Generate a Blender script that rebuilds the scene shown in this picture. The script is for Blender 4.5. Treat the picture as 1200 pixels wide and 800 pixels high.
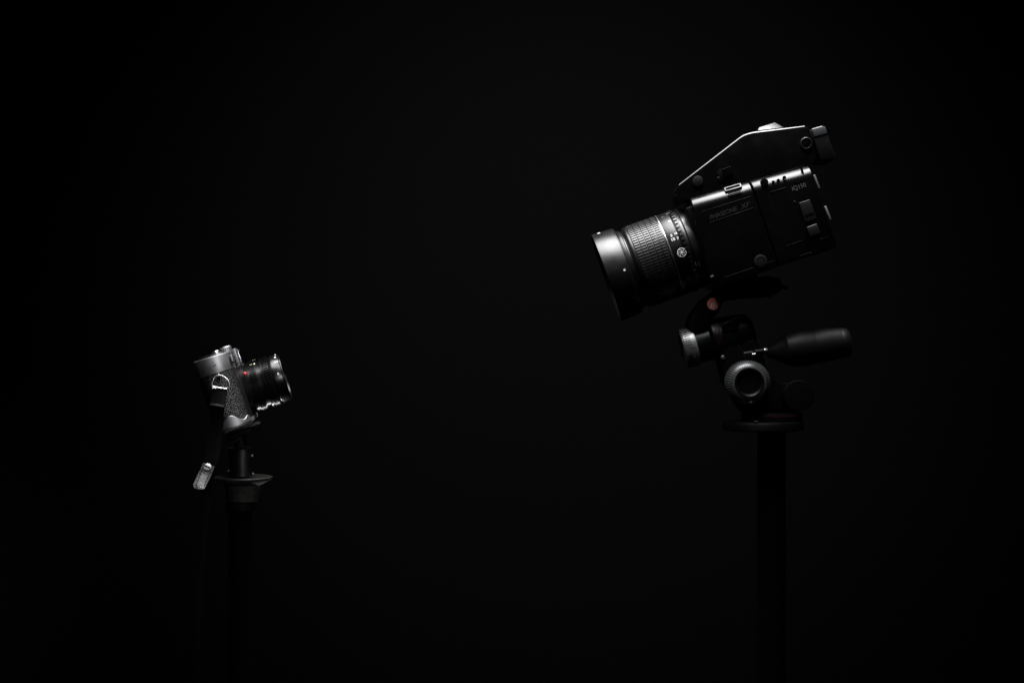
import bpy, bmesh, math, random
from math import radians, sin, cos, pi
from mathutils import Vector, Matrix
random.seed(7)
for o in list(bpy.data.objects): bpy.data.objects.remove(o)
sc = bpy.context.scene
COL = sc.collection

# ------------------------------------------------------------ camera, world, lamps
S = 0.00085            # metres per photo pixel in the plane of the two cameras
F = 1666.7             # focal length in photo pixels (50 mm on 36 mm)
D = F*S                # distance lens -> subject plane
HZ = 1.10              # height of the camera
EYE = Vector((0, -D, HZ))
cd = bpy.data.cameras.new('camera'); cam = bpy.data.objects.new('camera', cd); COL.objects.link(cam)
cam.location = EYE; cam.rotation_euler = (radians(90), 0, 0)
cd.lens = 50; cd.sensor_width = 36; cd.clip_start = .05; cd.clip_end = 50
sc.camera = cam
w = bpy.data.worlds.new('World'); sc.world = w; w.use_nodes = True
w.node_tree.nodes['Background'].inputs[0].default_value = (0, 0, 0, 1)
w.node_tree.nodes['Background'].inputs[1].default_value = 0.0
sc.view_settings.view_transform = 'Standard'; sc.view_settings.look = 'None'
sc.view_settings.exposure = 0; sc.view_settings.gamma = 1

def area(name, loc, target, sx, sy, power, col=(1, 1, 1), spread=180):
    l = bpy.data.lights.new(name, 'AREA'); l.shape = 'RECTANGLE'; l.size = sx; l.size_y = sy
    l.energy = power; l.color = col; l.spread = radians(spread)
    o = bpy.data.objects.new(name, l); COL.objects.link(o); o.location = loc
    o.rotation_euler = (Vector(target)-Vector(loc)).to_track_quat('-Z', 'Y').to_euler()
    return o
area('overhead_softbox', (0.0, -0.17, 1.98), (0.02, -0.06, 1.12), 0.9, 0.72, 11.0, spread=84)
area('front_strip', (0.40, -1.12, 1.40), (-0.285, -0.05, 1.075), 0.34, 0.30, 0.13, spread=18)
area('low_rear_strip', (-0.20, 0.42, 0.57), (-0.235, 0, 1.06), 0.26, 0.08, 0.026, spread=14)
bl = bpy.data.lights.new('backdrop_spot', 'SPOT'); bl.energy = 20.0; bl.spot_size = radians(81); bl.spot_blend = 1.0
bl.shadow_soft_size = .15
bo = bpy.data.objects.new('backdrop_spot', bl); COL.objects.link(bo); bo.location = (0.12, 0.45, 1.76)
bo.rotation_euler = (Vector((0.14, 2.3, 1.18))-bo.location).to_track_quat('-Z', 'Y').to_euler()

# ------------------------------------------------------------ materials
def mat(name, col, rough=.5, metal=0., bump=0., bscale=800., kind='noise', cvar=0., spec=.5, bdist=.0004, rvar=.04, coat=0.):
    m = bpy.data.materials.new(name); m.use_nodes = True
    nt = m.node_tree; b = nt.nodes['Principled BSDF']
    b.inputs['Base Color'].default_value = (*col, 1); b.inputs['Roughness'].default_value = rough
    b.inputs['Metallic'].default_value = metal; b.inputs['Specular IOR Level'].default_value = spec
    b.inputs['Coat Weight'].default_value = coat
    tc = nt.nodes.new('ShaderNodeTexCoord')
    n = nt.nodes.new('ShaderNodeTexNoise'); n.inputs['Scale'].default_value = 90; n.inputs['Detail'].default_value = 6
    nt.links.new(tc.outputs['Object'], n.inputs['Vector'])
    mr = nt.nodes.new('ShaderNodeMapRange'); mr.inputs[1].default_value = .3; mr.inputs[2].default_value = .7
    mr.inputs[3].default_value = max(.02, rough-rvar); mr.inputs[4].default_value = min(1, rough+rvar)
    nt.links.new(n.outputs['Fac'], mr.inputs[0]); nt.links.new(mr.outputs[0], b.inputs['Roughness'])
    if cvar:
        mx = nt.nodes.new('ShaderNodeMix'); mx.data_type = 'RGBA'
        mx.inputs[6].default_value = (*[c*(1-cvar) for c in col], 1); mx.inputs[7].default_value = (*[min(1, c*(1+cvar)) for c in col], 1)
        nt.links.new(mr.outputs[0], mx.inputs[0]) if False else nt.links.new(n.outputs['Fac'], mx.inputs[0])
        nt.links.new(mx.outputs[2], b.inputs['Base Color'])
    if bump:
        if kind == 'voronoi':
            t = nt.nodes.new('ShaderNodeTexVoronoi'); t.inputs['Scale'].default_value = bscale; out = t.outputs['Distance']
        else:
            t = nt.nodes.new('ShaderNodeTexNoise'); t.inputs['Scale'].default_value = bscale; t.inputs['Detail'].default_value = 4; out = t.outputs['Fac']
        if kind == 'brushed':
            mp = nt.nodes.new('ShaderNodeMapping'); mp.inputs['Scale'].default_value = (.04, 1, 1)
            nt.links.new(tc.outputs['Object'], mp.inputs[0]); nt.links.new(mp.outputs[0], t.inputs['Vector'])
        else:
            nt.links.new(tc.outputs['Object'], t.inputs['Vector'])
        bp = nt.nodes.new('ShaderNodeBump'); bp.inputs['Strength'].default_value = bump; bp.inputs['Distance'].default_value = bdist
        nt.links.new(out, bp.inputs['Height']); nt.links.new(bp.outputs[0], b.inputs['Normal'])
    return m
M = dict(
    body=mat('satin_black_body', (.001, .001, .00105), .25, 0, 0, spec=.5, rvar=.02),
    finder=mat('matte_black_finder', (.001, .001, .001), .20, 0, 0, spec=1., rvar=.02),
    dark=mat('dull_black', (.0012, .0012, .0012), .6, 0, .3, 900, bdist=.0001, spec=.05),
    pit=mat('black_recess', (.001, .001, .001), .9, spec=.05),
    greyp=mat('dark_grey_plastic', (.004, .004, .0042), .42, 0, .2, 1500, bdist=.00006, spec=.4),
    anod=mat('black_anodised_metal', (.002, .002, .0021), .34, 0, .15, 2500, bdist=.00003, spec=.55),
    rubber=mat('lens_rubber', (.008, .008, .008), .42, 0, .2, 2200, bdist=.00006, spec=.8),
    trim=mat('bright_ring_metal', (.6, .6, .61), .28, 1),
    chrome=mat('matte_chrome', (.26, .26, .27), .5, 1, .25, 1500, bdist=.00005, cvar=.08),
    polish=mat('polished_steel', (.36, .36, .37), .28, 1, .2, 400, bdist=.0001),
    silverp=mat('brushed_silver', (.09, .09, .09), .4, 1, .6, 2600, 'brushed', bdist=.0002, cvar=.15),
    knob=mat('grey_metal_knob', (.10, .105, .11), .40, .7, .25, 1800, bdist=.00008, cvar=.15),
    knobl=mat('pale_grey_metal', (.24, .245, .25), .42, .7, .25, 1800, bdist=.00008, cvar=.15),
    leather=mat('pebbled_leatherette', (.006, .006, .006), .3, 0, 1., 1100, 'voronoi', bdist=.0008, spec=.28),
    strap=mat('black_leather', (.0045, .0044, .0042), .45, 0, .8, 420, bdist=.0006, spec=.4, cvar=.3),
    strapb=mat('smooth_black_leather', (.0015, .0015, .0015), .5, 0, .5, 500, bdist=.0004, spec=.07),
    edge=mat('pale_leather_edge', (.03, .03, .029), .45, spec=.6),  # paler tone for the tail's outline
    knobm=mat('grey_ribbed_metal', (.10, .103, .107), .34, .7, .25, 1800, bdist=.00008, cvar=.15),
    thread=mat('grey_thread', (.22, .22, .21), .8),
    white=mat('white_paint', (.75, .75, .74), .5),
    greyw=mat('grey_lettering', (.085, .085, .085), .5),
    dimw=mat('dark_lettering', (.022, .022, .022), .4),
    gold=mat('yellow_paint', (.5, .42, .18), .5),
    red=mat('red_enamel', (.78, .20, .15), .35),
    reddot=mat('red_plastic_dot', (.5, .02, .035), .3),
    redline=mat('red_anodised', (.035, .005, .004), .45, 0, spec=.15),
    iron=mat('worn_cast_metal', (.013, .0133, .0115), .62, .1, .8, 260, bdist=.0008, cvar=.4, rvar=.15),
    grip=mat('handle_rubber', (.003, .003, .003), .5, 0, .3, 1500, bdist=.00005, spec=.14),
    headp=mat('head_plastic', (.0014, .0014, .0014), .38, 0, .2, 1500, bdist=.00004, spec=.17),
    lensb=mat('black_lens_enamel', (.0015, .0015, .0016), .28, 0, .15, 2500, bdist=.00003, spec=.3),
    column=mat('column_tube', (.0008, .0008, .0008), .9, 0, .3, 300, bdist=.0003, spec=.02),
    glass=mat('coated_glass', (.004, .004, .008), .05, 0, spec=.7, rvar=.02),
    paper=mat('black_backdrop_paper', (.02, .02, .0205), .95, 0, .4, 60, bdist=.002, cvar=.12, spec=.1),
    floor=mat('dark_studio_floor', (.002, .002, .002), .8, 0, .3, 40, bdist=.001, cvar=.3, spec=.1),
)

# ------------------------------------------------------------ geometry helpers
def finish(bm, name, m, parent, kind=None, ang=35, label=None):
    bmesh.ops.recalc_face_normals(bm, faces=bm.faces)
    me = bpy.data.meshes.new(name); bm.to_mesh(me); bm.free()
    for p in me.polygons: p.use_smooth = True
    me.set_sharp_from_angle(angle=radians(ang))
    me.materials.append(M[m])
    o = bpy.data.objects.new(name, me); COL.objects.link(o)
    if parent: o.parent = parent
    if kind: o['kind'] = kind
    if label: o['label'] = label
    return o
def root(name, frame, label, cat):
    o = bpy.data.objects.new(name, None); COL.objects.link(o); o.empty_display_size = .02
    o.matrix_world = frame.M; o['label'] = label; o['category'] = cat
    return o
class Frame:
    """a thing's own axes; L() finds where a sight line through a measured photo point meets its plane y = const"""
    def __init__(s, org, a=None, d=None):
        a = a or Vector((1, 0, 0)); d = d or Vector((0, 1, 0)); u = a.cross(d)
        s.M = Matrix(((a.x, d.x, u.x, org.x), (a.y, d.y, u.y, org.y), (a.z, d.z, u.z, org.z), (0, 0, 0, 1)))
        s.I = s.M.inverted(); s.e = s.I @ EYE
    def L(s, px, py, y=0.):
        r = s.I.to_3x3() @ Vector((px-600, F, 400-py))
        return s.e + r*((y-s.e.y)/r.y)
def W(px, py, y=0.):
    r = Vector((px-600, F, 400-py)); return EYE + r*((y+D)/F)

def bevel(bm, edges, off, seg=2):
    if off and edges: bmesh.ops.bevel(bm, geom=list(edges), offset=off, segments=seg, profile=.5, affect='EDGES', clamp_overlap=True)
def sharp(bm, ang=25, only=None):
    return [e for e in bm.edges if len(e.link_faces) == 2 and e.calc_face_angle(0) > radians(ang) and (only is None or only(e))]
def plate(bm, fr, pts, y0, y1, bev=.0006, seg=2, big=None):
    """solid with the measured outline, near face at y0, far face at y1"""
    t = bmesh.new()
    P = [fr.L(x, y, y0) for x, y in pts]
    n = [t.verts.new(p) for p in P]; f = [t.verts.new((p.x, y1, p.z)) for p in P]
    t.faces.new(n); t.faces.new(f[::-1]); k = len(P)
    for i in range(k): t.faces.new((n[i], f[i], f[(i+1) % k], n[(i+1) % k]))
    bmesh.ops.recalc_face_normals(t, faces=t.faces)
    if big:
        idx, off, sg = big
        es = [t.edges.get((n[i], n[(i+1) % k])) for i in idx]
        bevel(t, es, off, sg)
    if bev: bevel(t, sharp(t), bev, seg)
    merge(bm, t)
def merge(bm, t):
    me = bpy.data.meshes.new('tmp'); t.to_mesh(me); t.free(); bm.from_mesh(me); bpy.data.meshes.remove(me)
def basis(d, near=Vector((0, -1, 0))):
    d = d.normalized(); nn = (near - d*near.dot(d)).normalized(); up = nn.cross(d)
    if up.z < 0 and abs(d.z) < .9: up = -up
    return d, nn, up
def cyl(p0, B, s, r, th):
    d, nn, up = B
    return p0 + d*s + (nn*cos(th) + up*sin(th))*r
def lathe(bm, p0, d, prof, n=96, near=Vector((0, -1, 0)), closed=False, wob=None):
    t = bmesh.new(); B = basis(d, near); rows = []
    for s, r in prof:
        if r <= 1e-7: rows.append([t.verts.new(p0 + B[0]*s)])
        else: rows.append([t.verts.new(cyl(p0, B, s, r*(wob(i, s) if wob else 1), 2*pi*i/n)) for i in range(n)])
    pairs = list(zip(rows, rows[1:])) + ([(rows[-1], rows[0])] if closed else [])
    for a, b in pairs:
        for i in range(n):
            j = (i+1) % n
            if len(a) == 1 and len(b) == 1: break
            if len(a) == 1: t.faces.new((a[0], b[i], b[j]))
            elif len(b) == 1: t.faces.new((a[i], b[0], a[j]))
            else: t.faces.new((a[i], b[i], b[j], a[j]))
    bmesh.ops.recalc_face_normals(t, faces=t.faces); merge(bm, t)
def pr(prof): return [(s*S, r*S) for s, r in prof]
def round_disc(bm, c, r, h, bev, d=Vector((0, -1, 0)), n=48):
    lathe(bm, c, d, [(0, 0), (0, r), (h-bev, r), (h-bev*.3, r-bev*.3), (h, r-bev), (h, 0)], n, near=Vector((0, 0, 1)) if abs(d.y) > .9 else Vector((0, -1, 0)))
def tube(bm, pts, r, n=12, closed=False):
    t = bmesh.new(); rows = []; k = len(pts)
    for i, p in enumerate(pts):
        a = pts[(i-1) % k] if (closed or i) else p; b = pts[(i+1) % k] if (closed or i < k-1) else p
        B = basis(b-a, Vector((.01, -1, .02))); rr = r[i] if isinstance(r, list) else r
        rows.append([t.verts.new(p + (B[1]*cos(2*pi*j/n) + (B[0].cross(B[1]))*sin(2*pi*j/n))*rr) for j in range(n)])
    for i in range(k if closed else k-1):
        a, b = rows[i], rows[(i+1) % k]
        for j in range(n): t.faces.new((a[j], b[j], b[(j+1) % n], a[(j+1) % n]))
    if not closed: t.faces.new(rows[0]); t.faces.new(rows[-1][::-1])
    bmesh.ops.recalc_face_normals(t, faces=t.faces); merge(bm, t)
def bar(bm, fr, p, q, y, w, h, bev=.0002):
    """raised or engraved strip between two measured points, w pixels wide, h metres proud of plane y"""
    a = fr.L(*p, y); b = fr.L(*q, y); d = (b-a).normalized(); nrm = Vector((-d.z, 0, d.x))*w*S/2
    t = bmesh.new(); P = [a+nrm, b+nrm, b-nrm, a-nrm]
    n = [t.verts.new((v.x, y-h, v.z)) for v in P]; f = [t.verts.new((v.x, y+.0006, v.z)) for v in P]
    t.faces.new(n); t.faces.new(f[::-1])
    for i in range(4): t.faces.new((n[i], f[i], f[(i+1) % 4], n[(i+1) % 4]))
    bmesh.ops.recalc_face_normals(t, faces=t.faces)
    if bev: bevel(t, sharp(t), bev, 2)
    merge(bm, t)
def ribbon(bm, pts, th):
    """strap: pts are (left point, right point) pairs; thickness th behind"""
    t = bmesh.new(); rows = []
    for i, (l, r) in enumerate(pts):
        a = pts[max(0, i-1)]; b = pts[min(len(pts)-1, i+1)]
        tang = ((b[0]+b[1])-(a[0]+a[1])).normalized(); nn = tang.cross((r-l)).normalized()
        if nn.y < 0: nn = -nn
        m = (l+r)/2 - nn*th*.35
        rows.append([t.verts.new(v) for v in (l, l*.8+r*.2-nn*th*.25, m, l*.2+r*.8-nn*th*.25, r, r+nn*th, l+nn*th)])
    for a, b in zip(rows, rows[1:]):
        for j in range(7): t.faces.new((a[j], b[j], b[(j+1) % 7], a[(j+1) % 7]))
    t.faces.new(rows[0]); t.faces.new(rows[-1][::-1])
    bmesh.ops.recalc_face_normals(t, faces=t.faces); merge(bm, t)
def text_flat(body, size, extrude=.00015, shear=0., bold=0.):
    c = bpy.data.curves.new('t', 'FONT'); c.body = body; c.size = size; c.align_x = 'CENTER'; c.align_y = 'CENTER'
    c.extrude = extrude; c.shear = shear; c.offset = bold; c.resolution_u = 3
    o = bpy.data.objects.new('t', c); COL.objects.link(o); dg = bpy.context.evaluated_depsgraph_get(); dg.update()
    me = bpy.data.meshes.new_from_object(o.evaluated_get(dg)); bpy.data.objects.remove(o); bpy.data.curves.remove(c)
    return me
def lettering(fr, body, px, py, y, size_px, ang, m, parent, wide=1., shear=0., bold=0.):
    me = text_flat(body, size_px*S, shear=shear, bold=bold); c = fr.L(px, py, y); ca, sa = cos(radians(ang)), sin(radians(ang))
    bm = bmesh.new(); bm.from_mesh(me); bpy.data.meshes.remove(me)
    for v in bm.verts:
        x, z, h = v.co.x*wide, v.co.y, v.co.z
        v.co = Vector((c.x + x*ca - z*sa, c.y-h, c.z + x*sa + z*ca))
    return finish(bm, 'lettering', m, parent)
def wrap_mesh(me, p0, B, s0, th0, r, rot=0., flip=1):
    bm = bmesh.new(); bm.from_mesh(me); bpy.data.meshes.remove(me); ca, sa = cos(rot), sin(rot)
    for v in bm.verts:
        x = v.co.x*ca - v.co.y*sa; z = v.co.x*sa + v.co.y*ca
        v.co = cyl(p0, B, s0 + x, r + v.co.z, th0 + z/r)
    return bm
def pad(t, p0, B, s0, s1, th, w, r0, r1, ins):
    a = [cyl(p0, B, s, r0, q) for s, q in ((s0, th-w), (s1, th-w), (s1, th+w), (s0, th+w))]
    wi = w*.72
    b = [cyl(p0, B, s, r1, q) for s, q in ((s0+ins, th-wi), (s1-ins, th-wi), (s1-ins, th+wi), (s0+ins, th+wi))]
    va = [t.verts.new(v) for v in a]; vb = [t.verts.new(v) for v in b]
    t.faces.new(vb)
    for i in range(4): t.faces.new((va[i], va[(i+1) % 4], vb[(i+1) % 4], vb[i]))

# ------------------------------------------------------------ setting
def setting():
    bm = bmesh.new(); rows = []      # hanging paper roll, slightly bowed
    for i in range(25):
        x = -3.0+.25*i
        rows.append([bm.verts.new((x, 2.3+.02*sin(i*.6)*(1-z/3.2), z)) for z in (0.01, 1.0, 2.0, 3.2)])
    for a, b in zip(rows, rows[1:]):
        for j in range(3): bm.faces.new((a[j], a[j+1], b[j+1], b[j]))
    o = finish(bm, 'backdrop', 'paper', None, 'structure'); o['label'] = 'plain black paper backdrop behind both cameras'
    bm = bmesh.new(); bm.faces.new([bm.verts.new(v) for v in ((-4, -4, 0), (4, -4, 0), (4, 4, 0), (-4, 4, 0))])
    o = finish(bm, 'floor', 'floor', None, 'structure'); o['label'] = 'dark studio floor'
setting()

# ------------------------------------------------------------ large camera
T, Y = radians(18.0), radians(2.2)
FB = Frame(W(880, 322, 0), Vector((cos(T)*cos(Y), -cos(T)*sin(Y), sin(T))), Vector((sin(Y), cos(Y), 0)))
def big_camera():
    fr = FB; L = fr.L
    R = root('medium_format_camera', fr, 'large black medium format camera with prism finder, tilted down on the tripod head at right', 'camera')
    y0, y1 = -.046, .046
    # main body
    bm = bmesh.new()
    plate(bm, fr, [(809.5, 231.5), (878.6, 211.8), (909, 303), (911, 313), (840, 337), (834, 330), (826, 300), (815, 262)], y0, y1, .0012, 3, ([0], .0125, 10))
    body = finish(bm, 'body', 'body', R)
    bm = bmesh.new()      # front mount block between lens and body
    plate(bm, fr, [(803, 244), (813, 240), (842, 326), (833, 331)], -.040, .040, .002, 3)
    finish(bm, 'lens_mount', 'dark', R)
    # little metal catch at the foot of the mount
    bm = bmesh.new(); bar(bm, fr, (832.6, 324.8), (836.4, 323.4), -.0485, 2.4, .001, .0003)
    bar(bm, fr, (832.8, 324.7), (836.2, 323.5), -.0465, 1.6, .0025, 0)
    finish(bm, 'catch_pin', 'trim', R)
    # slot with its raised frame, ridges below
    c = L(858.8, 219.4, -.0445)
    ph = radians(40); nv = Vector((0, -cos(ph), sin(ph))); e1 = (L(867, 214.8, y0)-L(850.6, 219.6, y0)).normalized()
    nv = (nv - e1*nv.dot(e1)).normalized(); e2 = nv.cross(e1)
    def obox(ctr, w_, h_, t0, t1, bev):
        t = bmesh.new(); bmesh.ops.create_cube(t, size=1)
        for v in t.verts: v.co = ctr + e1*(v.co.x*w_) + e2*(v.co.y*h_) + nv*(t0 + (v.co.z+.5)*(t1-t0))
        bmesh.ops.recalc_face_normals(t, faces=t.faces); bevel(t, list(t.edges), bev, 2); b_ = bmesh.new(); merge(b_, t); return b_
    sc_ = L(858.9, 219.6, y0+.0028)
    slotf = finish(obox(sc_, 20*S, 7.0*S, -.002, .0004, .0006), 'slot_frame', 'body', body)
    finish(obox(sc_, 16.4*S, 3.4*S, 0, .0006, .0001), 'slot_opening', 'pit', body)
    for k in range(2):
        bm = bmesh.new(); bar(bm, fr, (853.0+k*.9, 227.2+k*2.8), (868.0+k*.9, 223.0+k*2.8), y0, 1.25, .0011, .0004)
        finish(bm, 'ridge', 'greyp', body)
    for a, b in (((823, 248.3), (880, 230.2)), ((832.3, 261), (882.7, 243.6)), ((848, 325.4), (883.8, 313.2)), ((897, 308.9), (906, 305.8))):
        bm = bmesh.new(); bar(bm, fr, a, b, y0, .8, .0004, .0002)
        finish(bm, 'moulded_line', 'anod', body)
    lettering(fr, 'PHASEONE', 847.2, 250.2, y0-.0001, 7.2, .8, 'dimw', body, .90, .25)
    lettering(fr, 'XF', 873, 241.2, y0-.0001, 7.6, .8, 'dimw', body, 1.1, .25)
    bm = bmesh.new(); p = L(891.3, 306.3, y0)
    round_disc(bm, p, 7.6*S, .0016, .0005); b1 = finish(bm, 'side_button', 'greyp', body)
    bm = bmesh.new(); lathe(bm, p+Vector((0, -.0012, 0)), Vector((0, -1, 0)), [(0, 5.4*S), (.0008, 5.4*S), (.0008, 5.0*S), (0, 5.0*S)], 48, Vector((0, 0, 1)), True)
    finish(bm, 'button_rim', 'greyp', b1)
    # lower foot of body
    bm = bmesh.new(); plate(bm, fr, [(840, 334), (886, 319.5), (889, 325), (846, 339)], -.036, .036, .001)
    finish(bm, 'foot_plate', 'dark', R)
    # digital back
    bm = bmesh.new()
    plate(bm, fr, [(880, 211.4), (948.8, 192.9), (980.5, 286), (979, 290.5), (913, 311.5), (909.8, 300)], -.0465, .044, .0010, 3, ([0], .0125, 10))
    back = finish(bm, 'digital_back', 'body', R)
    yb = -.0465
    bm = bmesh.new(); plate(bm, fr, [(939.2, 196.2), (940.2, 195.9), (942.5, 203.5), (941.7, 204)], -.04665, -.030, .0002)
    plate(bm, fr, [(899.8, 226), (900.8, 225.8), (920.2, 289.5), (919.3, 289.8)], -.0467, -.044, .0001)
    finish(bm, 'panel_seam', 'pit', back)
    bm = bmesh.new(); lathe(bm, L(895, 214.4, -.042), Vector((0, -1, 0)), pr([(0, 0), (0, 4.4), (7.0, 4.4), (7.5, 3.8), (7.5, 0)]), 32, Vector((0, 0, 1)))
    finish(bm, 'release_socket', 'pit', back)
    for (x, y, r, m) in ((905.5, 213.6, 1.6, 'pit'), (911.5, 211.8, 1.8, 'pit'), (918.6, 208.6, 2.0, 'pit'), (919.8, 211.2, 1.4, 'knob')):
        bm = bmesh.new(); lathe(bm, L(x, y, -.043), Vector((0, -1, 0)), pr([(0, 0), (0, r), (4.6, r), (5.2, r*.6), (5.3, 0)]), 24, Vector((0, 0, 1)))
        finish(bm, 'port_dot' if m == 'pit' else 'port_stud', m, back)
    for a, b, ww, m in (((902.5, 225.6), (921, 219.8), .8, 'greyp'), ((930.5, 214.8), (944, 210.6), .5, 'dark'), ((921, 288.3), (942, 281.4), .7, 'anod'), ((950, 284), (971, 277.2), .6, 'anod'),
                        ((937, 300.2), (952, 295.4), .9, 'greyp')):
        bm = bmesh.new(); bar(bm, fr, a, b, yb, ww, .0005, .00015); finish(bm, 'moulded_line', m, back)
    lettering(fr, 'IQ150', 936.3, 219.2, yb-.0002, 7.0, 0, 'greyw', back, .92)
    bm = bmesh.new(); plate(bm, fr, [(936.5, 237.6), (949.2, 233.7), (957.2, 256.2), (943.8, 260.4)], yb-.0022, yb+.001, .0005, 3)
    d1 = finish(bm, 'card_door', 'greyp', back)
    bm = bmesh.new(); plate(bm, fr, [(943.5, 250.8), (953, 247.8), (954, 251), (944.6, 254)], yb-.0026, yb-.002, .0002)
    finish(bm, 'finger_notch', 'pit', d1)
    bm = bmesh.new(); plate(bm, fr, [(945.2, 266.2), (957.4, 261.6), (961.8, 273.4), (949.6, 278)], yb-.0038, yb+.001, .0009, 3)
    finish(bm, 'latch', 'greyp', back)
    bm = bmesh.new(); round_disc(bm, L(931.3, 236.8, yb), 1.5*S, .0008, .0003, n=20); finish(bm, 'pin_hole', 'greyp', back)
    for a, b in (((953.3, 205.3), (959.6, 221.5)), ((966.2, 241.8), (972.7, 258))):
        bm = bmesh.new(); bar(bm, fr, a, b, -.042, 2.4, .0040, .0006)
        st = finish(bm, 'hinge_strip', 'knobl', back)
    # prism finder
    bm = bmesh.new()
    pts = [(794, 236), (792.2, 222), (796.5, 214.6), (866, 160.8), (871, 157.6), (876, 155.7), (882.7, 154.0), (943.5, 146.7), (948.2, 150), (953, 170), (957, 184), (953, 190), (946, 193.5), (812, 232)]
    plate(bm, fr, pts, -.028, .028, .0003, 1, ([2, 3, 4, 5, 6, 7], .0023, 3))
    fin = finish(bm, 'prism_finder', 'finder', R, ang=20)
    bm = bmesh.new(); plate(bm, fr, [(790, 229), (793.5, 227.5), (797, 238), (793.5, 239)], -.022, .022, .0006)
    finish(bm, 'finder_front_lip', 'finder', fin)
    bm = bmesh.new(); round_disc(bm, L(817.6, 212.5, -.028), 6.1*S, .0020, .0005); finish(bm, 'round_button', 'greyp', fin)
    bm = bmesh.new(); p = L(944.6, 168.3, -.028)
    lathe(bm, p, Vector((0, -1, 0)), pr([(0, 7), (2.2, 7), (2.8, 6.4), (2.8, 5.5), (2.2, 5.0), (0, 4.8)]), 48, Vector((0, 0, 1)), True)
    sr = finish(bm, 'dioptre_ring', 'greyp', fin)
    bm = bmesh.new(); round_disc(bm, p, 4.6*S, .0012, .0004); bar(bm, fr, (941.6, 169.6), (947.6, 167.4), -.0292, 1.0, .0003, 0)
    finish(bm, 'slotted_screw', 'dark', sr)
    bm = bmesh.new(); plate(bm, fr, [(846, 199.2), (856, 195.4), (859.5, 204), (848.6, 208.5)], -.0305, -.027, .0005)
    lv = finish(bm, 'lever', 'finder', fin)
    bm = bmesh.new(); bar(bm, fr, (846.3, 199.0), (856.0, 195.3), -.0303, .55, .0012, .0002); bar(bm, fr, (842.5, 199.6), (844.6, 199.0), -.0285, .7, .0012, .0002)
    finish(bm, 'lever_edge', 'greyp', lv)
    bm = bmesh.new(); plate(bm, fr, [(840, 201), (845.8, 199), (850.5, 212), (843.5, 214)], -.0295, -.027, .0004); finish(bm, 'lever_base', 'dark', lv)
    bm = bmesh.new(); round_disc(bm, L(841.8, 209, -.0295), 1.7*S, .001, .0004, n=20); finish(bm, 'lever_pin', 'greyp', lv)
    # eyepiece
    bm = bmesh.new()
    plate(bm, fr, [(950.6, 151.0), (963.5, 147.2), (967.8, 148.8), (970.2, 157), (954.2, 161.2)], -.024, .024, .0012, 3)
    ec = finish(bm, 'eyepiece_frame', 'knob', R)
    bm = bmesh.new()
    plate(bm, fr, [(952.8, 160.2), (969.6, 156.0), (973.8, 168), (980.0, 183.0), (978, 187), (961.5, 188), (956.5, 172)], -.023, .023, .0012, 3)
    finish(bm, 'eyecup', 'grip', ec)
    # silver shoe cover: wedge on the finder top, four cornered, narrower upwards
    bm = bmesh.new(); t = bmesh.new()
    n0 = [L(x, y, -.016) for x, y in ((887.8, 153.6), (917.8, 150.0), (908.8, 142.6), (889.5, 149.4))]
    f0 = [Vector((p.x, .016, p.z)) for p in n0]
    a = [t.verts.new(p) for p in n0]; b = [t.verts.new(p) for p in f0]
    a[0].co.y = a[1].co.y = -.019; a[2].co.y = -.011; a[3].co.y = -.0165
    b[0].co.y = b[1].co.y = .019; b[2].co.y = .011; b[3].co.y = .0165
    t.faces.new(a); t.faces.new(b[::-1])
    for i in range(4): t.faces.new((a[i], b[i], b[(i+1) % 4], a[(i+1) % 4]))
    bmesh.ops.recalc_face_normals(t, faces=t.faces); bevel(t, sharp(t), .0004, 2); merge(bm, t)
    finish(bm, 'shoe_cover', 'silverp', R, ang=20)
    # lens
    p0 = L(710.6, 325.8, 0); p1 = L(810, 290.6, 0); d = (p1-p0).normalized(); B = basis(d)
    def px_s(x, y): q = L(x, y, 0); return (q-p0).dot(d)/S
    bm = bmesh.new()
    lathe(bm, p0, d, pr([(37, 30), (37, 45.5), (38, 46.6), (64.0, 46.8), (64.6, 48.6), (84.6, 48.6), (85, 48.2), (85.2, 47.2), (108, 45.5), (108, 30)]), 128)
    lens = finish(bm, 'lens', 'anod', R)
    bm = bmesh.new()
    lathe(bm, p0, d, pr([(0, 52.4), (-.5, 52.8), (0, 53.4), (2, 53.6), (24, 52.6), (26.2, 51.6), (27, 50), (27.5, 48), (27.5, 41), (24, 43), (4, 50.8)]), 128, closed=True)
    hood = finish(bm, 'lens_hood', 'anod', lens)
    bm = bmesh.new()
    lathe(bm, p0, d, pr([(27.5, 40), (27.5, 47.2), (29, 47.6), (31, 47.6), (32, 45.6), (33, 45.4), (36, 48.5), (38, 49.0), (39.2, 49.0), (39.4, 46), (39.4, 40)]), 128, closed=True)
    finish(bm, 'filter_collar', 'anod', lens)
    bm = bmesh.new(); lathe(bm, p0, d, pr([(30, 0), (27.5, 15), (26, 30), (28, 42)]), 64)
    finish(bm, 'front_glass', 'glass', lens)
    # rubber focus ring: pads and their base
    bm = bmesh.new(); lathe(bm, p0, d, pr([(39.4, 44), (39.4, 47.6), (40, 47.9), (75.4, 47.9), (76, 47.6), (76, 44)]), 128, closed=True)
    fring = finish(bm, 'focus_ring', 'rubber', lens)
    bm = bmesh.new(); N = 88
    for c in range(5):
        for j in range(N):
            pad(bm, p0, B, (40.2+c*7.1)*S, (46.7+c*7.1)*S, 2*pi*j/N, pi/N*.74, 47.8*S, 49.5*S, .4*S)
    finish(bm, 'rubber_ribs', 'rubber', lens, 'stuff')
    bm = bmesh.new(); lathe(bm, p0, d, pr([(76.6, 47), (76.6, 49.4), (77.0, 49.8), (77.8, 49.8), (78.2, 49.4), (78.2, 47)]), 128, closed=True)
    finish(bm, 'bright_ring', 'trim', lens)
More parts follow.
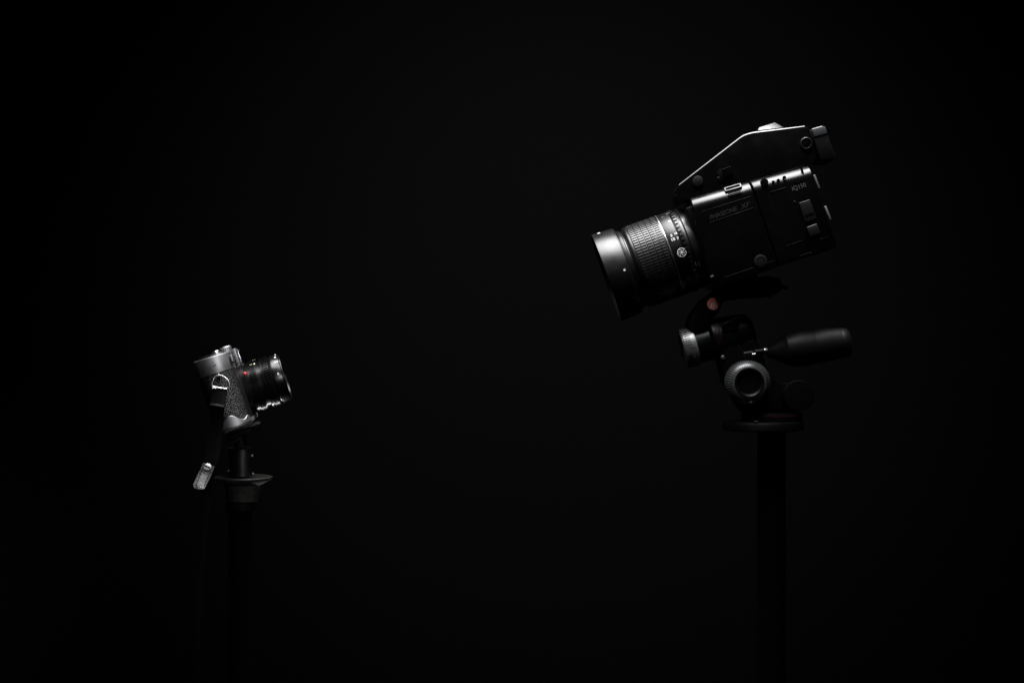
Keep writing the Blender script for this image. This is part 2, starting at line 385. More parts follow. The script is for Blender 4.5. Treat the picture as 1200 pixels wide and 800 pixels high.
    bm = bmesh.new(); lathe(bm, p0, d, pr([(78.4, 46), (78.4, 48.9), (79, 49.2), (91.0, 49.2), (91.6, 48.6), (91.6, 46)]), 128, closed=True)
    finish(bm, 'scale_ring', 'anod', lens)
    bm = bmesh.new(); lathe(bm, p0, d, pr([(92.4, 46), (92.4, 48.4), (93, 48.8), (97.5, 48.8), (98, 47.6), (100.5, 47.4), (104, 46.4), (104, 44)]), 128, closed=True)
    ar = finish(bm, 'aperture_ring', 'anod', lens)
    bm = bmesh.new()
    for j in range(54): pad(bm, p0, B, 93.0*S, 97.0*S, 2*pi*j/54, pi/54*.55, 48.7*S, 50.0*S, .3*S)
    finish(bm, 'grip_ridges', 'anod', lens, 'stuff')
    bm = bmesh.new(); lathe(bm, p0, d, pr([(101, 44), (101, 48.5), (102, 49), (107, 48), (112, 46), (112, 40)]), 128, closed=True)
    finish(bm, 'mount_ring', 'anod', lens)
    # marks on the barrel
    def th(x, y, r):   # angle round the barrel where a measured point lies
        q = L(x, y, -r*.9); v = (q-p0); up = v.dot(B[2]); return math.asin(max(-1, min(1, up/r))), v.dot(d)
    def put(x, y, r, me, m, nm, rot=0.):
        t_, s_ = th(x, y, r*S); finish(wrap_mesh(me, p0, B, s_, t_, r*S, rot), nm, m, lens)
    def dot_mesh(r, h=.0003, n=16):
        b = bmesh.new(); bmesh.ops.create_cone(b, cap_ends=True, segments=n, radius1=r, radius2=r*.9, depth=h)
        me = bpy.data.meshes.new('d'); b.to_mesh(me); b.free(); return me
    put(702.3, 270.6, 53.7, dot_mesh(1.7*S), 'white', 'index_dot'); put(731.6, 316.7, 52.8, dot_mesh(1.35*S), 'white', 'index_dot')
    for x, y, s, sz, m in ((786.8, 276.2, '5', 4.6, 'white'), (788.4, 281.0, '10', 5.2, 'white'), (791.6, 273.6, '16', 3.9, 'white'), (794.2, 279.6, '7', 4.6, 'white'),
                           (785.6, 258.4, '22', 3.6, 'white'), (778.0, 252.6, 'm', 4, 'greyw'), (784.6, 247.8, '80', 5, 'greyw')):
        put(x, y, 49.25, text_flat(s, sz*S, bold=.00005), m, 'scale_number', radians(-90) if False else 0)
    # emblem: ring with six curved blades
    b = bmesh.new(); n = 40; ro, ri = 5.3*S, 4.6*S
    vo = [b.verts.new((ro*cos(2*pi*i/n), ro*sin(2*pi*i/n), .0002)) for i in range(n)]; vi = [b.verts.new((ri*cos(2*pi*i/n), ri*sin(2*pi*i/n), .0002)) for i in range(n)]
    for i in range(n): b.faces.new((vo[i], vo[(i+1) % n], vi[(i+1) % n], vi[i]))
    for k in range(6):
        a = k*pi/3
        q = [(1.2, a), (1.3, a+.55), (3.0, a+.62), (4.7, a+1.15), (4.7, a+.97), (3.1, a+.34)]
        b.faces.new([b.verts.new((r*S*cos(t), r*S*sin(t), .0002)) for r, t in q])
    b.faces.new([b.verts.new((1.3*S*cos(i*pi/6), 1.3*S*sin(i*pi/6), .00025)) for i in range(12)])
    me = bpy.data.meshes.new('e'); b.to_mesh(me); b.free()
    put(798.6, 296, 49.3, me, 'white', 'aperture_emblem')
    return R
big_camera()

# ------------------------------------------------------------ tripod with pan head
FT = Frame(Vector((W(904, 400).x, 0, 0)))
def tripod():
    fr = FT; L = fr.L
    R = root('tripod', fr, 'black tripod with pan head, red badge and thick handle, under the large camera', 'tripod')
    # quick release plate below the camera
    bm = bmesh.new(); plate(bm, fr, [(838, 341), (848, 336), (887, 325), (902, 323), (912, 326.5), (918, 333), (916, 341), (905, 346.8), (880, 348.5), (852, 352), (842, 356)], -.026, .026, .0025, 3)
    q = finish(bm, 'mounting_plate', 'dark', R)
    bm = bmesh.new(); lathe(bm, L(907.4, 332.6, -.026), Vector((0, -1, 0)), pr([(0, 0), (0, 7.8), (5, 7.6), (6.6, 6.4), (7.2, 3), (7.2, 0)]), 40, Vector((0, 0, 1)))
    finish(bm, 'lock_knob', 'greyp', q)
    bm = bmesh.new(); tube(bm, [L(914, 335, -.020), L(920, 337, -.020), L(924.5, 336.5, -.020)], [2.0*S, 2.2*S, 1.5*S], 12); finish(bm, 'lock_lever', 'dark', q)
    bm = bmesh.new(); lathe(bm, L(901.8, 347.4, -.020), Vector((0, -1, 0)), pr([(0, 0), (0, 1.8), (2, 1.6), (2.4, 0)]), 16, Vector((0, 0, 1))); finish(bm, 'stop_pin', 'greyp', q)
    # arm that carries the plate
    bm = bmesh.new(); plate(bm, fr, [(806.5, 382), (811, 368), (824, 351), (835, 343.5), (846, 338), (856, 338), (856, 346), (846, 356), (843, 366), (832, 377), (828, 386), (812, 390)], -.016, .016, .002, 3)
    finish(bm, 'tilt_arm', 'dark', R)
    bm = bmesh.new(); p = L(835.6, 356.3, -.016)
    lathe(bm, p, Vector((0, -1, 0)), pr([(0, 0), (0, 9.2), (2, 9.2), (2.6, 8.4), (2.6, 7.7), (2.1, 7.5), (2.1, 0)]), 48, Vector((0, 0, 1)))
    rim = finish(bm, 'badge_rim', 'dark', R)
    bm = bmesh.new(); round_disc(bm, p+Vector((0, -.0017, 0)), 7.3*S, .0009, .0004); bd = finish(bm, 'badge', 'red', rim)
    bm = bmesh.new(); yy = p.y-.0026
    for a, b, ww in (((835.0, 353.6), (832.7, 361.4), 1.1), ((835.3, 353.6), (836.6, 362.4), 1.1), ((835.6, 353.4), (840.0, 360.2), 1.1)):
        bar(bm, fr, a, b, yy, ww*1.15, .0003, 0)
    finish(bm, 'arrow_logo', 'white', rim)
    # tilt cylinder
    c0 = L(799.4, 409.2, 0); d = Vector((cos(radians(14.5)), 0, sin(radians(14.5)))); B = basis(d)
    bm = bmesh.new(); lathe(bm, c0, d, pr([(15, 0), (15, 21), (17, 20.5), (33, 20.5), (35.5, 24.5), (37, 25.5), (40.2, 25.6), (40.4, 24.8), (41.2, 24.8), (41.4, 25.8), (43.6, 25.8), (43.8, 25), (44.6, 25), (44.8, 25.8),
                                          (60, 24.6), (61, 23.4), (63, 23.4), (64, 24.6), (76, 23.0), (82, 20.5), (85.5, 15), (86.5, 8), (86.5, 0)]), 96)
    tc = finish(bm, 'tilt_housing', 'headp', R)
    for s in (40.8, 44.2):
        bm = bmesh.new(); lathe(bm, c0, d, pr([(s-.35, 23), (s-.35, 25.4), (s+.35, 25.4), (s+.35, 23)]), 96, closed=True); finish(bm, 'red_ring', 'redline', tc)
    bm = bmesh.new(); lathe(bm, c0, d, pr([(1, 0), (.5, 12), (0, 18), (.6, 21.2), (2.5, 22.0), (15, 23.2), (16, 22.8), (16, 0)]), 96)
    kn = finish(bm, 'friction_knob', 'knobl', R)
    bm = bmesh.new()
    for j in range(56): pad(bm, c0, B, 1.4*S, (10.5 if j % 7 else 13.5)*S, 2*pi*j/56, pi/56*.6, 21.5*S, 23.3*S, .5*S)
    finish(bm, 'knob_ridges', 'knobl', kn, 'stuff')
    bm = bmesh.new(); plate(bm, fr, [(846, 380), (860, 372), (868, 371), (866, 384), (862, 386), (847, 390)], -.0225, -.008, .0012, 3)
    finish(bm, 'housing_flat', 'headp', tc)
    # central casting
    bm = bmesh.new(); plate(bm, fr, [(845, 408), (884, 396), (893, 409), (899, 432), (916, 447), (938, 448), (945, 462), (940, 476), (938, 484), (872, 484), (864, 470), (850, 448), (845, 425)], -.0185, .0185, .003, 3)
    core = finish(bm, 'head_casting', 'dark', R)
    bm = bmesh.new(); lathe(bm, L(847, 418.8, -.0185), Vector((0, -1, 0)), pr([(0, 0), (0, 2.6), (1.6, 2.5), (2.3, 1.5), (2.5, 0)]), 24, Vector((0, 0, 1))); finish(bm, 'screw_head', 'knob', core)
    # ring knob towards us
    k0 = L(874.6, 448, -.0185); dn = Vector((0, -1, 0)); Bk = basis(dn, Vector((0, 0, 1)))
    bm = bmesh.new(); lathe(bm, k0, dn, pr([(0, 10), (0, 25.6), (14, 25.2), (17.5, 24.2), (21, 20.5), (22.5, 18), (22.5, 17.1), (14, 17.0), (14, 10)]), 96, Vector((0, 0, 1)), True)
    pk = finish(bm, 'pan_knob', 'knobm', R)
    bm = bmesh.new()
    for j in range(52):
        t0 = 2*pi*j/52; w_ = pi/52*.58
        rr = [(13.5, 25.2, 25.9), (18, 23.6, 24.6), (21.6, 19.6, 20.6)]
        va = [[bm.verts.new(cyl(k0, Bk, s*S, r*S, t0+q)) for q, r in ((-w_, a), (-w_*.5, b), (w_*.5, b), (w_, a))] for s, a, b in rr]
        for p_, q_ in zip(va, va[1:]):
            for i in range(3): bm.faces.new((p_[i], p_[i+1], q_[i+1], q_[i]))
    finish(bm, 'knob_ridges', 'knobm', pk, 'stuff')
    bm = bmesh.new(); lathe(bm, k0, dn, pr([(10, 0), (19.4, 0), (19.4, 12.6), (21.6, 13.6), (22.6, 14.6), (22.9, 15.4), (22.9, 17.0), (21, 17.2), (10, 17.2)]), 96, Vector((0, 0, 1)))
    finish(bm, 'knob_cap', 'headp', pk)
    bm = bmesh.new(); lathe(bm, L(932.5, 462.5, -.010), dn, pr([(0, 0), (0, 17), (2, 18), (16, 18), (18, 16.5), (18.5, 12), (18.5, 0)]), 64, Vector((0, 0, 1)))
    finish(bm, 'pan_lock_knob', 'dark', R)
    # handle and its stem
    bm = bmesh.new(); tube(bm, [L(871, 415, -.026), L(882, 413.5, -.024)], 3.0*S, 16); st = finish(bm, 'handle_stem', 'greyp', R)
    bm = bmesh.new(); tube(bm, [L(881.4, 415.6, -.027), L(885.4, 414.8, -.027)], 1.7*S, 12); finish(bm, 'hinge_pin', 'polish', st)
    bm = bmesh.new(); tube(bm, [L(884, 412.6, -.022), L(896, 410.9, -.020)], 3.0*S, 16); finish(bm, 'stem_sleeve', 'greyp', st)
    bm = bmesh.new(); tube(bm, [L(895.4, 411.4, -.020), L(896.4, 411.2, -.020), L(899.8, 410.9, -.020)], [4.2*S, 4.2*S, 3.2*S], 20); finish(bm, 'stem_collar', 'trim', st)
    h0 = L(899, 413.0, -.012); hd = (L(996, 400.6, -.012)-h0).normalized()
    bm = bmesh.new(); lathe(bm, h0, hd, pr([(0, 0), (0, 5), (1, 6), (8, 9.5), (20.5, 16.8), (21.2, 17.6), (21.8, 17.3), (22.4, 18), (35, 20.8), (41, 21.2), (53.4, 20.6), (53.8, 20.2), (54.4, 20.5), (70, 19.2), (85, 17.8), (85.4, 17.3), (86.2, 17.6),
                                           (92, 17.0), (95.5, 15), (97, 11), (97.4, 0)]), 72)
    finish(bm, 'pan_handle', 'grip', R)
    # base plates and column
    def vdisc(name, px, py0, py1, r, m, bev=1.5, parent=R):
        b = bmesh.new(); a = L(px, py1, 0); c = L(px, py0, 0); h = (c.z-a.z)/S
        lathe(b, a, Vector((0, 0, 1)), pr([(0, 0), (0, r-bev*.4), (bev*.5, r), (h-bev, r), (h-bev*.3, r-bev*.3), (h, r-bev), (h, 0)]), 96)
        return finish(b, name, m, parent)
    pb = vdisc('pan_base', 904, 483, 492, 35.5, 'headp', 1)
    bm = bmesh.new(); a = L(904, 486.6, 0); lathe(bm, a, Vector((0, 0, 1)), pr([(0, 33), (0, 35.8), (1, 35.8), (1, 33)]), 96, closed=True); finish(bm, 'red_ring', 'redline', pb)
    bp = vdisc('base_plate', 893.8, 492.6, 503.5, 47.3, 'headp', 3.0)
    bm = bmesh.new(); round_disc(bm, L(886, 494.2, -.036), 2.6*S, 1.2*S, .4*S, Vector((0, 0, 1)), 20)
    finish(bm, 'level_screw', 'polish', bp)
    bm = bmesh.new(); a = L(904, 504, 0); lathe(bm, Vector((a.x, 0, 0)), Vector((0, 0, 1)), [(0, .017*1.0), (.02, 16.6*S), (a.z, 16.6*S), (a.z, 0)], 48)
    co = finish(bm, 'column', 'column', R)
    bm = bmesh.new(); lathe(bm, Vector((a.x, 0, 0)), Vector((0, 0, 1)), [(.50, 16.6*S), (.505, .021), (.565, .021), (.57, 16.6*S)], 48, closed=True)
    finish(bm, 'column_collar', 'dark', R)
    for k in range(3):
        t = radians(90+120*k); u = Vector((cos(t), sin(t), 0)); bm = bmesh.new()
        tube(bm, [Vector((a.x, 0, .535))+u*.018, Vector((a.x, 0, .012))+u*.36], [.013, .010], 16); lg = finish(bm, 'leg', 'column', R)
        bm = bmesh.new(); round_disc(bm, Vector((a.x, 0, 0))+u*.365, .016, .02, .004, Vector((0, 0, 1)), 20); finish(bm, 'rubber_foot', 'dark', lg)
tripod()

# ------------------------------------------------------------ small camera
T2, Y2 = radians(17.3), radians(7.0)
FS = Frame(W(272, 500, 0), Vector((cos(T2)*cos(Y2), cos(T2)*sin(Y2), sin(T2))), Vector((-sin(Y2), cos(Y2), 0)))
def stad(fr, x0, x1, ya, yb, n=24):
    r = (x1-x0)/2; c = (x0+x1)/2
    near = [(c - r*cos(pi*i/n), ya + r - r*sin(pi*i/n)) for i in range(n+1)]
    far = [(c + r*cos(pi*i/n), yb - r + r*sin(pi*i/n)) for i in range(n+1)]
    return near + far
def slab(bm, outline, z0, z1, bev=.0006, seg=3):
    t = bmesh.new(); a = [t.verts.new((x, y, z0)) for x, y in outline]; b = [t.verts.new((x, y, z1)) for x, y in outline]; k = len(a)
    t.faces.new(a[::-1]); t.faces.new(b)
    for i in range(k): t.faces.new((a[i], a[(i+1) % k], b[(i+1) % k], b[i]))
    bmesh.ops.recalc_face_normals(t, faces=t.faces)
    if bev: bevel(t, sharp(t, 50), bev, seg)
    merge(bm, t)
def small_camera():
    fr = FS; L = fr.L
    R = root('rangefinder_camera', fr, 'small silver and black rangefinder camera facing up to the right on the left stand', 'camera')
    ya, yb = -.078, .060
    yc = ya+.0175
    tl = L(226.6, 424.6, yc); tr = L(269.8, 411.2, yc); bl_ = L(231.8, 444.4, yc); br = L(270, 433, yc); bs = L(262, 504.6, yc)
    x0, x1 = tl.x, tl.x + .0360
    zt, zm, zb = tr.z, (bl_.z+br.z)/2, bs.z
    cx = (x0+x1)/2
    bm = bmesh.new(); slab(bm, stad(fr, x0, x1, ya, yb), zm, zt, .0009, 3)
    top = finish(bm, 'top_plate', 'chrome', R)
    bm = bmesh.new(); slab(bm, stad(fr, x0+.0004, x1-.0004, ya+.0004, yb-.0004, 40), zb+.004, zm-.0001, 0)
    bd = finish(bm, 'body', 'leather', R)
    bm = bmesh.new(); slab(bm, stad(fr, x0, x1, ya, yb), zb, zb+.0040, .0005, 2)
    # base rises round the near end in two lobes
    r = .0180+.0002; n = 40; rows = []
    for i in range(n+1):
        t = pi*(.30+.68*i/n); f = i/n
        h = .0040 + .0082*math.exp(-((f-.32)/.20)**2) + .004*math.exp(-((f-.80)/.12)**2)
        c, s_ = -cos(t), -sin(t)
        rows.append([bm.verts.new((cx+c*q, ya+.018+s_*q, z)) for q, z in ((r, zb+.002), (r+.0006, zb+.002), (r+.0006, zb+h-.0004), (r+.0003, zb+h), (r-.0008, zb+h))])
    for a, b in zip(rows, rows[1:]):
        for j in range(5): bm.faces.new((a[j], b[j], b[(j+1) % 5], a[(j+1) % 5]))
    base = finish(bm, 'base_plate', 'chrome', R)
    p = L(267, 493.2, ya+.0012); bm = bmesh.new(); round_disc(bm, p+Vector((0, .001, 0)), 3.1*S, .0018, .0004, n=28); finish(bm, 'base_latch', 'pit', base)
    # engraved mark on the end
    lettering(fr, 'L', 250.2, 424.5, ya-.0001, 3.0, 0, 'greyw', top)
    bm = bmesh.new(); bar(bm, fr, (249.8, 428.6), (253.4, 427.4), ya-.0001, 1.0, .0001, 0); finish(bm, 'end_screw', 'pit', top)
    # top dials
    def dial(name, px, py, yy, r, h, m, knurl=0):
        q = L(px, py, yy); q.z = zt; b = bmesh.new()
        lathe(b, q, Vector((0, 0, 1)), [(-.0005, 0), (-.0005, r), (h*.8, r), (h, r-.0006), (h, r*.7), (h+.0003, r*.68), (h+.0003, 0)], max(32, knurl*2), wob=(lambda i, s: 1+.035*(i % 2)) if knurl else None)
        return finish(b, name, m, R, ang=25)
    dial('rewind_cap', 240, 418, -.045, .0085, .0022, 'dark')
    dial('shutter_button', 252.6, 412, -.058, .0042, .0042, 'polish')
    dial('shutter_ring', 252.6, 412, -.058, .0062, .0016, 'chrome')
    dial('speed_dial', 264.5, 409.6, -.048, .0056, .0056, 'chrome', 26)
    bm = bmesh.new(); slab(bm, [(cx-.010, -.008), (cx+.008, -.008), (cx+.008, .012), (cx-.010, .012)], zt-.0002, zt+.002, .0004); finish(bm, 'accessory_shoe', 'chrome', R)
    # window frames and front fittings
    for px0, py0, w_, h_, yy, m in ((277.0, 417.0, .0030, .0150, -.040, 'chrome'), (272.2, 419.5, .0020, .0070, -.060, 'chrome'), (281.2, 418.8, .0020, .0165, -.030, 'polish')):
        q = L(px0, py0, yy); b = bmesh.new(); t = bmesh.new()
        bmesh.ops.create_cube(t, size=1)
        for v in t.verts: v.co = Vector((q.x + v.co.x*w_, q.y + v.co.y*.020, q.z + v.co.z*h_))
        bevel(t, list(t.edges), .0004, 2); merge(b, t)
        wf = finish(b, 'window_frame', m, R)
        b = bmesh.new(); t = bmesh.new(); bmesh.ops.create_cube(t, size=1)
        for v in t.verts: v.co = Vector((q.x + w_/2 + v.co.x*.0006, q.y + v.co.y*.016, q.z + v.co.z*h_*.7))
        merge(b, t); finish(b, 'window_glass', 'glass', wf)
    # lens
    p0 = L(335.6, 440.8, 0); q0 = L(286, 456.2, 0); d = (p0-q0).normalized(); p0 = p0-d*1.5*S; B = basis(d)
    # axis coordinate s: 0 at the front rim, negative towards the body
    bm = bmesh.new()
    prof = [(-62, 0), (-62, 28.0), (-50.5, 28.0), (-50, 28.6), (-40, 28.9), (-38.6, 28.9), (-38.4, 28.2), (-37.6, 28.2), (-37.4, 29.2), (-29.5, 29.2), (-29, 27.2), (-24, 27), (-23.5, 29.4), (-21.5, 29.4), (-21, 28.4), (-20.4, 28.4), (-20, 28.8),
            (-14, 28.8), (-13.4, 28), (-12, 27), (-11, 27), (-10.6, 28.6), (-2, 27.8), (-.6, 27.0), (0, 26.2), (0, 25.0), (-1, 24.5), (-8, 22), (-8, 0)]
    lathe(bm, p0, d, pr(prof), 112)
    lens = finish(bm, 'lens', 'lensb', R, ang=30)
    for s, cnt, r0 in ((-33.4, 70, 29.1), (-17, 60, 28.7)):
        bm = bmesh.new()
        for j in range(cnt): pad(bm, p0, B, (s-3.4)*S, (s+3.2)*S, 2*pi*j/cnt, pi/cnt*.6, r0*S, (r0+.9)*S, .3*S)
        finish(bm, 'grip_ridges', 'lensb', lens, 'stuff')
    bm = bmesh.new(); lathe(bm, p0, d, pr([(-.5, 25), (-.3, 27.1), (.5, 26.8), (.5, 25.6)]), 96, closed=True); finish(bm, 'front_rim', 'lensb', lens)
    bm = bmesh.new(); lathe(bm, p0, d, pr([(-6.5, 0), (-7.2, 12), (-8, 22.4)]), 64); finish(bm, 'front_glass', 'glass', lens)
    bm = bmesh.new(); lathe(bm, p0, d, pr([(-56, 20), (-56, 30.6), (-54.8, 31.0), (-53.6, 30.6), (-53.4, 29.0), (-51, 28.6), (-51, 20)]), 96, closed=True)
    fl = finish(bm, 'mount_flange', 'polish', R)
    def th(x, y, r):
        q = L(x, y, -r*.9); v = q-p0; return math.asin(max(-1, min(1, v.dot(B[2])/r))), v.dot(d)
    def put(x, y, r, me, m, nm):
        t_, s_ = th(x, y, r*S); return finish(wrap_mesh(me, p0, B, s_, t_, r*S), nm, m, lens)
    t_, s_ = th(286.5, 437.6, 29*S); c = cyl(p0, B, s_, 28.7*S, t_); nn = (c-(p0+B[0]*s_)).normalized()
    bm = bmesh.new(); lathe(bm, c, nn, pr([(0, 0), (0, 2.3), (.8, 2.1), (1.6, 1.3), (1.9, 0)]), 24, Vector((1, 0, 0)))
    finish(bm, 'red_index_dot', 'reddot', lens)
    for x, y, s, sz, m, r in ((293.6, 421.7, '7', 3.4, 'white', 29.6), (296.6, 420.9, '5', 3.2, 'gold', 29.6), (293.4, 427.6, 'ft', 4.6, 'gold', 29.6), (297.2, 426.6, '4', 4.2, 'white', 29.6),
                              (321.6, 415.8, '2', 4.2, 'white', 28.9), (321.8, 418.8, '8', 4.4, 'white', 28.9), (323.4, 424.4, '11', 5.0, 'white', 28.9), (326.2, 423.4, '5', 4, 'greyw', 28.9), (323.6, 430.4, '6', 4.4, 'greyw', 28.9), (326.2, 438, '0', 4.4, 'white', 28.9)):
        put(x, y, r, text_flat(s, sz*S, bold=.00006), m, 'scale_number')
    # lens release and self timer fittings
    for x, y, r, m in ((281.6, 459.4, 2.4, 'polish'), (283.0, 452.6, 1.6, 'polish'), (272.4, 427.6, 2.0, 'chrome'), (272.0, 433.0, 2.2, 'chrome')):
        q = L(x, y, -.030 if x > 275 else -.052); b = bmesh.new(); lathe(b, q-Vector((.004, 0, 0)), Vector((1, 0, 0)), pr([(0, 0), (0, r), (5, r), (5.8, r*.6), (6, 0)]), 24)
        finish(b, 'release_button', m, R)
    # strap lug
    q = L(256.4, 439.8, ya-.0005); bm = bmesh.new(); lathe(bm, q+Vector((0, .003, 0)), Vector((0, -1, 0)), pr([(0, 0), (0, 2.6), (5, 2.4), (6.4, 1.4), (6.6, 0)]), 24, Vector((0, 0, 1)))
    finish(bm, 'strap_lug', 'polish', R)
small_camera()

# ------------------------------------------------------------ strap
def strap():
    yr = -.088
    fr = Frame(W(256, 440, yr)); L = lambda x, y, yy: fr.L(x, y, yy-yr) - Vector((0, 0, 0))
    R = root('camera_strap', fr, 'black leather camera strap hanging from a steel ring beside the left stand', 'strap')
    bm = bmesh.new(); pts = []
    for i in range(48):
        t = 2*pi*i/48; rx = 10.2; ry = 9.6
        x = 258.6+rx*cos(t); y = 450.2-ry*sin(t)
        y = min(y, 454.6+(y-454.6)*.12)
        if sin(t) > .5: x -= (sin(t)-.5)*3.2; y -= (sin(t)-.5)*1.6
        pts.append(L(x, y, yr + .002*cos(t)))
    tube(bm, pts, .85*S, 10, True); ring = finish(bm, 'split_ring', 'polish', R)
    bm = bmesh.new(); tube(bm, [L(249.4, 453.8, yr), L(250.8, 454.0, yr), L(250.9, 454.0, yr), L(264.2, 456.1, yr), L(264.3, 456.1, yr), L(265.8, 456.4, yr)], [2.1*S, 2.1*S, 1.75*S, 1.75*S, 2.1*S, 2.1*S], 16)
    finish(bm, 'ring_sleeve', 'polish', R)
    # leather guard behind the ring, then the folded loop
    def band(name, rows, m, th=.0016):
        bm = bmesh.new(); out = []
        ctr = rows
        for k in range(len(ctr)-1):
            a, b = ctr[k], ctr[k+1]; n = 5
            for i in range(n): f = i/n; out.append([a[j]*(1-f)+b[j]*f for j in range(5)])
        out.append(list(ctr[-1]))
        # smooth once
        sm = [out[0]]+[[(out[i-1][j]+2*out[i][j]+out[i+1][j])/4 for j in range(5)] for i in range(1, len(out)-1)]+[out[-1]]
        ribbon(bm, [(L(x0, y0, yy), L(x1, y1, yy)) for x0, y0, x1, y1, yy in sm], th)
        return finish(bm, name, m, R, ang=50)
    band('leather_loop', [(249.5, 455, 265.5, 457.5, -.0880), (247.5, 466, 264, 468, -.0895), (246.4, 472.5, 262.9, 475.1, -.0905), (246.3, 474.5, 262.6, 477.1, -.0925), (246.1, 477.5, 262.4, 480, -.0905), (246.5, 487, 261.5, 488.5, -.0880)], 'strapb', .003)
    band('strap_band', [(246, 486, 263, 488, -.0855), (242.5, 505, 260, 507, -.084), (241, 525, 258, 528, -.084), (239.5, 543, 254.5, 546, -.085), (236, 560, 249.5, 563, -.082), (234, 580, 247, 581, -.078), (231, 620, 243, 621, -.076), (228, 670, 239, 670, -.074), (225, 740, 235, 740, -.072), (222, 830, 232, 830, -.070), (222, 900, 232, 900, -.07)], 'strapb', .002)
    tail = band('strap_tail', [(238.2, 541.5, 251.5, 546.5, -.0885), (233.2, 553, 247.0, 557.5, -.0925), (228.6, 563.2, 242.2, 567.0, -.0985), (226.6, 568.2, 240.6, 570.6, -.1012), (227.6, 571.4, 239.4, 572.6, -.1026), (231.4, 572.8, 236.6, 573.3, -.1034)], 'strap', .0018)
    bm = bmesh.new()
    for side in (0, 1):
        for i in range(9):
            f = i/9.5; g = (i+.55)/9.5
            def P(f):
                l = Vector((235.4-8.0*f, 548.5+19.0*f)); r = Vector((248.4-8.2*f, 552.4+18.4*f)); p = l.lerp(r, .13 if side == 0 else .87)
                return L(p.x, p.y, -.0912-.0118*f)
            tube(bm, [P(f), P(g)], .42*S, 6)
    for i in range(3):
        tube(bm, [L(229.6+2.7*i, 570.0+.75*i, -.1040), L(231.4+2.7*i, 570.5+.75*i, -.1042)], .42*S, 6)
    finish(bm, 'stitching', 'pit', tail)
    bm = bmesh.new(); tube(bm, [L(x, y, z) for x, y, z in ((233.9, 552.2, -.0928), (229.4, 561.8, -.0978), (226.9, 567.8, -.1014), (227.9, 571.0, -.1030), (231.6, 572.6, -.1040), (236.6, 573.0, -.1040), (239.5, 572.0, -.1030), (241.0, 569.0, -.1012), (245.0, 560.6, -.0950), (247.2, 556.0, -.0928))], .55*S, 8)
    finish(bm, 'edge_binding', 'edge', tail)
    c = L(243.2, 547.4, -.0895); nn = Vector((.05, -1, .55)).normalized()
    bm = bmesh.new(); lathe(bm, c, nn, pr([(0, 0), (0, 4.6), (1.2, 4.6), (2.0, 3.9), (2.3, 2.6), (2.3, 0)]), 36, Vector((1, 0, 0))); rv = finish(bm, 'rivet', 'knobl', R)
    bm = bmesh.new(); e = (Vector((1, 0, -.5)) - nn*Vector((1, 0, -.5)).dot(nn)).normalized(); cc = c+nn*2.35*S
    tube(bm, [cc-e*3.6*S, cc+e*3.6*S], .7*S, 8); finish(bm, 'screw_slot', 'pit', rv)
strap()

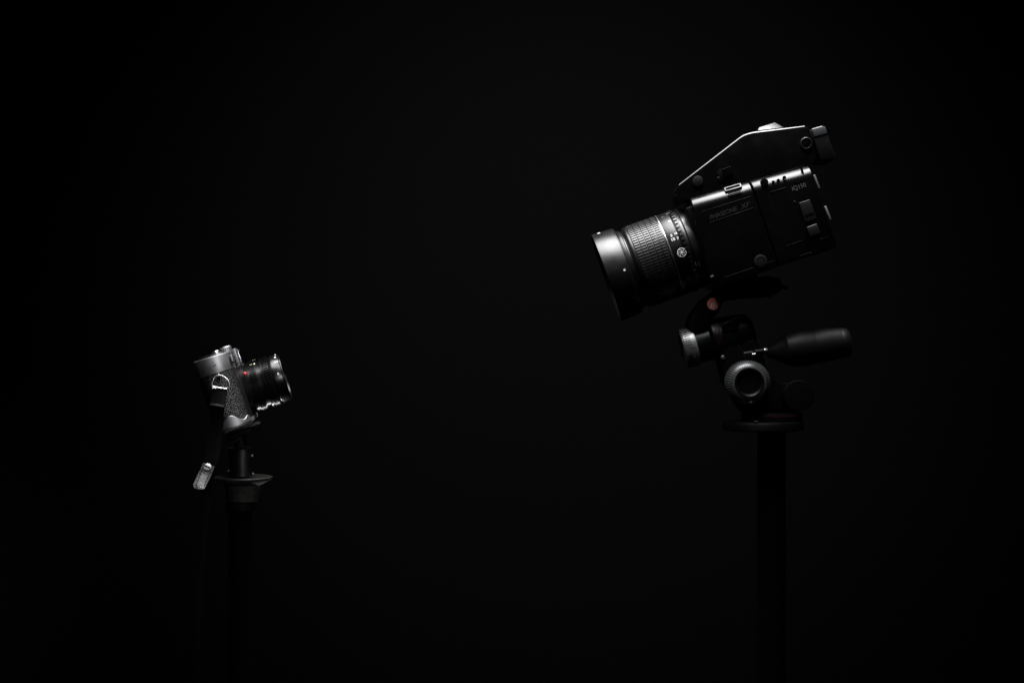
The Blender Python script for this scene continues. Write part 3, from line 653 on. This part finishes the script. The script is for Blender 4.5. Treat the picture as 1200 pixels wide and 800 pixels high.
# ------------------------------------------------------------ left stand
FL = Frame(Vector((W(282, 400).x, 0, 0)))
def stand():
    fr = FL; L = fr.L
    R = root('camera_stand', fr, 'slim black stand with ball head and worn metal dish under the small camera', 'stand')
    fs = Frame(W(282, 510, 0), FS.M.col[0].to_3d(), FS.M.col[1].to_3d())
    def fin2(bm, nm, m, par=R):
        T_ = fr.I @ fs.M; bmesh.ops.transform(bm, matrix=T_, verts=bm.verts); return finish(bm, nm, m, par)
    bm = bmesh.new(); plate(bm, fs, [(262, 507.8), (304.6, 493.9), (305.2, 496), (262.8, 510)], -.020, .020, .0004); fin2(bm, 'camera_plate', 'greyp')
    bm = bmesh.new(); plate(bm, fs, [(265, 511), (294, 501), (295.5, 507), (268, 517)], -.016, .016, .001); fin2(bm, 'plate_clamp', 'dark')
    bm = bmesh.new(); a = L(282, 524, 0); top = L(281, 510, 0)
    lathe(bm, a, (top-a), pr([(-2, 0), (-2, 7.6), (4, 7.4), (7, 6.6), (16, 6.4), (16, 0)]), 40); nk = finish(bm, 'neck', 'dark', R)
    bm = bmesh.new(); plate(bm, fr, [(272.4, 515.8), (282.6, 510.4), (283.4, 512.6), (273.5, 520)], -.0085, -.005, .0006); finish(bm, 'clamp_lever', 'greyp', nk)
    # ball head cup
    a = L(282, 557, 0); t = L(282, 524.4, 0); h = (t.z-a.z)/S
    bm = bmesh.new(); lathe(bm, a, Vector((0, 0, 1)), pr([(0, 0), (0, 13.4), (h-1.2, 13.6), (h-1.2, 15.0), (h-.4, 15.2), (h, 14.8), (h+.1, 11), (h+1.6, 9), (h+1.6, 0)]), 64)
    bh = finish(bm, 'ball_head', 'anod', R)
    bm = bmesh.new(); lathe(bm, L(282.6, 524.2, 0), Vector((0, 0, 1)), pr([(0, 0), (0, 9.0), (.7, 8.8), (2.0, 6.8), (2.0, 0)]), 48); finish(bm, 'glare_cap', 'knob', bh)  # pale cap added to give the bright glare on the head's top
    for x, y in ((295.2, 533.8), (268.2, 551.4), (296.4, 555.2)):
        bm = bmesh.new(); lathe(bm, L(x, y, -.003), Vector((.25 if x > 280 else -.25, -1, .1)).normalized(), pr([(0, 0), (0, 1.8), (2.2, 1.7), (3, .9), (3.1, 0)]), 16, Vector((0, 0, 1)))
        finish(bm, 'set_screw', 'knob', bh)
    # dish
    a = L(284.6, 587, 0); H = lambda py: (a.z*0 + (L(284.6, py, 0).z - a.z)/S)
    def wob(i, s): return 1 + .012*sin(i*.33+s*90) + .008*sin(i*.9+2)
    bm = bmesh.new(); lathe(bm, a, Vector((0, 0, 1)), pr([(0, 0), (0, 17.0), (1, 18), (H(570), 20.2), (H(567.5), 21.2), (H(565.5), 25.5), (H(562.6), 32.0), (H(560.2), 34.0), (H(559.0), 34.4), (H(558.2), 33.8), (H(558.6), 30), (H(559.5), 16), (H(559), 0)]), 96, wob=wob)
    ds = finish(bm, 'metal_dish', 'iron', R)
    bm = bmesh.new(); c = L(281.5, 592, 0); lathe(bm, Vector((c.x, 0, c.z)), Vector((0, 0, 1)), pr([(-6, 0), (-6, 16.2), (-5, 17), (3, 17.2), (5, 16), (5, 0)]), 64); finish(bm, 'collar', 'dark', R)
    bm = bmesh.new(); lathe(bm, Vector((c.x, 0, 0)), Vector((0, 0, 1)), [(0, .012), (.02, 14*S), (c.z, 14*S), (c.z, 0)], 48); finish(bm, 'column', 'column', R)
    for k in range(3):
        t = radians(90+120*k); u = Vector((cos(t), sin(t), 0)); bm = bmesh.new()
        tube(bm, [Vector((c.x, 0, .50))+u*.014, Vector((c.x, 0, .01))+u*.33], [.010, .008], 14); lg = finish(bm, 'leg', 'column', R)
        bm = bmesh.new(); round_disc(bm, Vector((c.x, 0, 0))+u*.335, .013, .016, .003, Vector((0, 0, 1)), 20); finish(bm, 'rubber_foot', 'dark', lg)
stand()
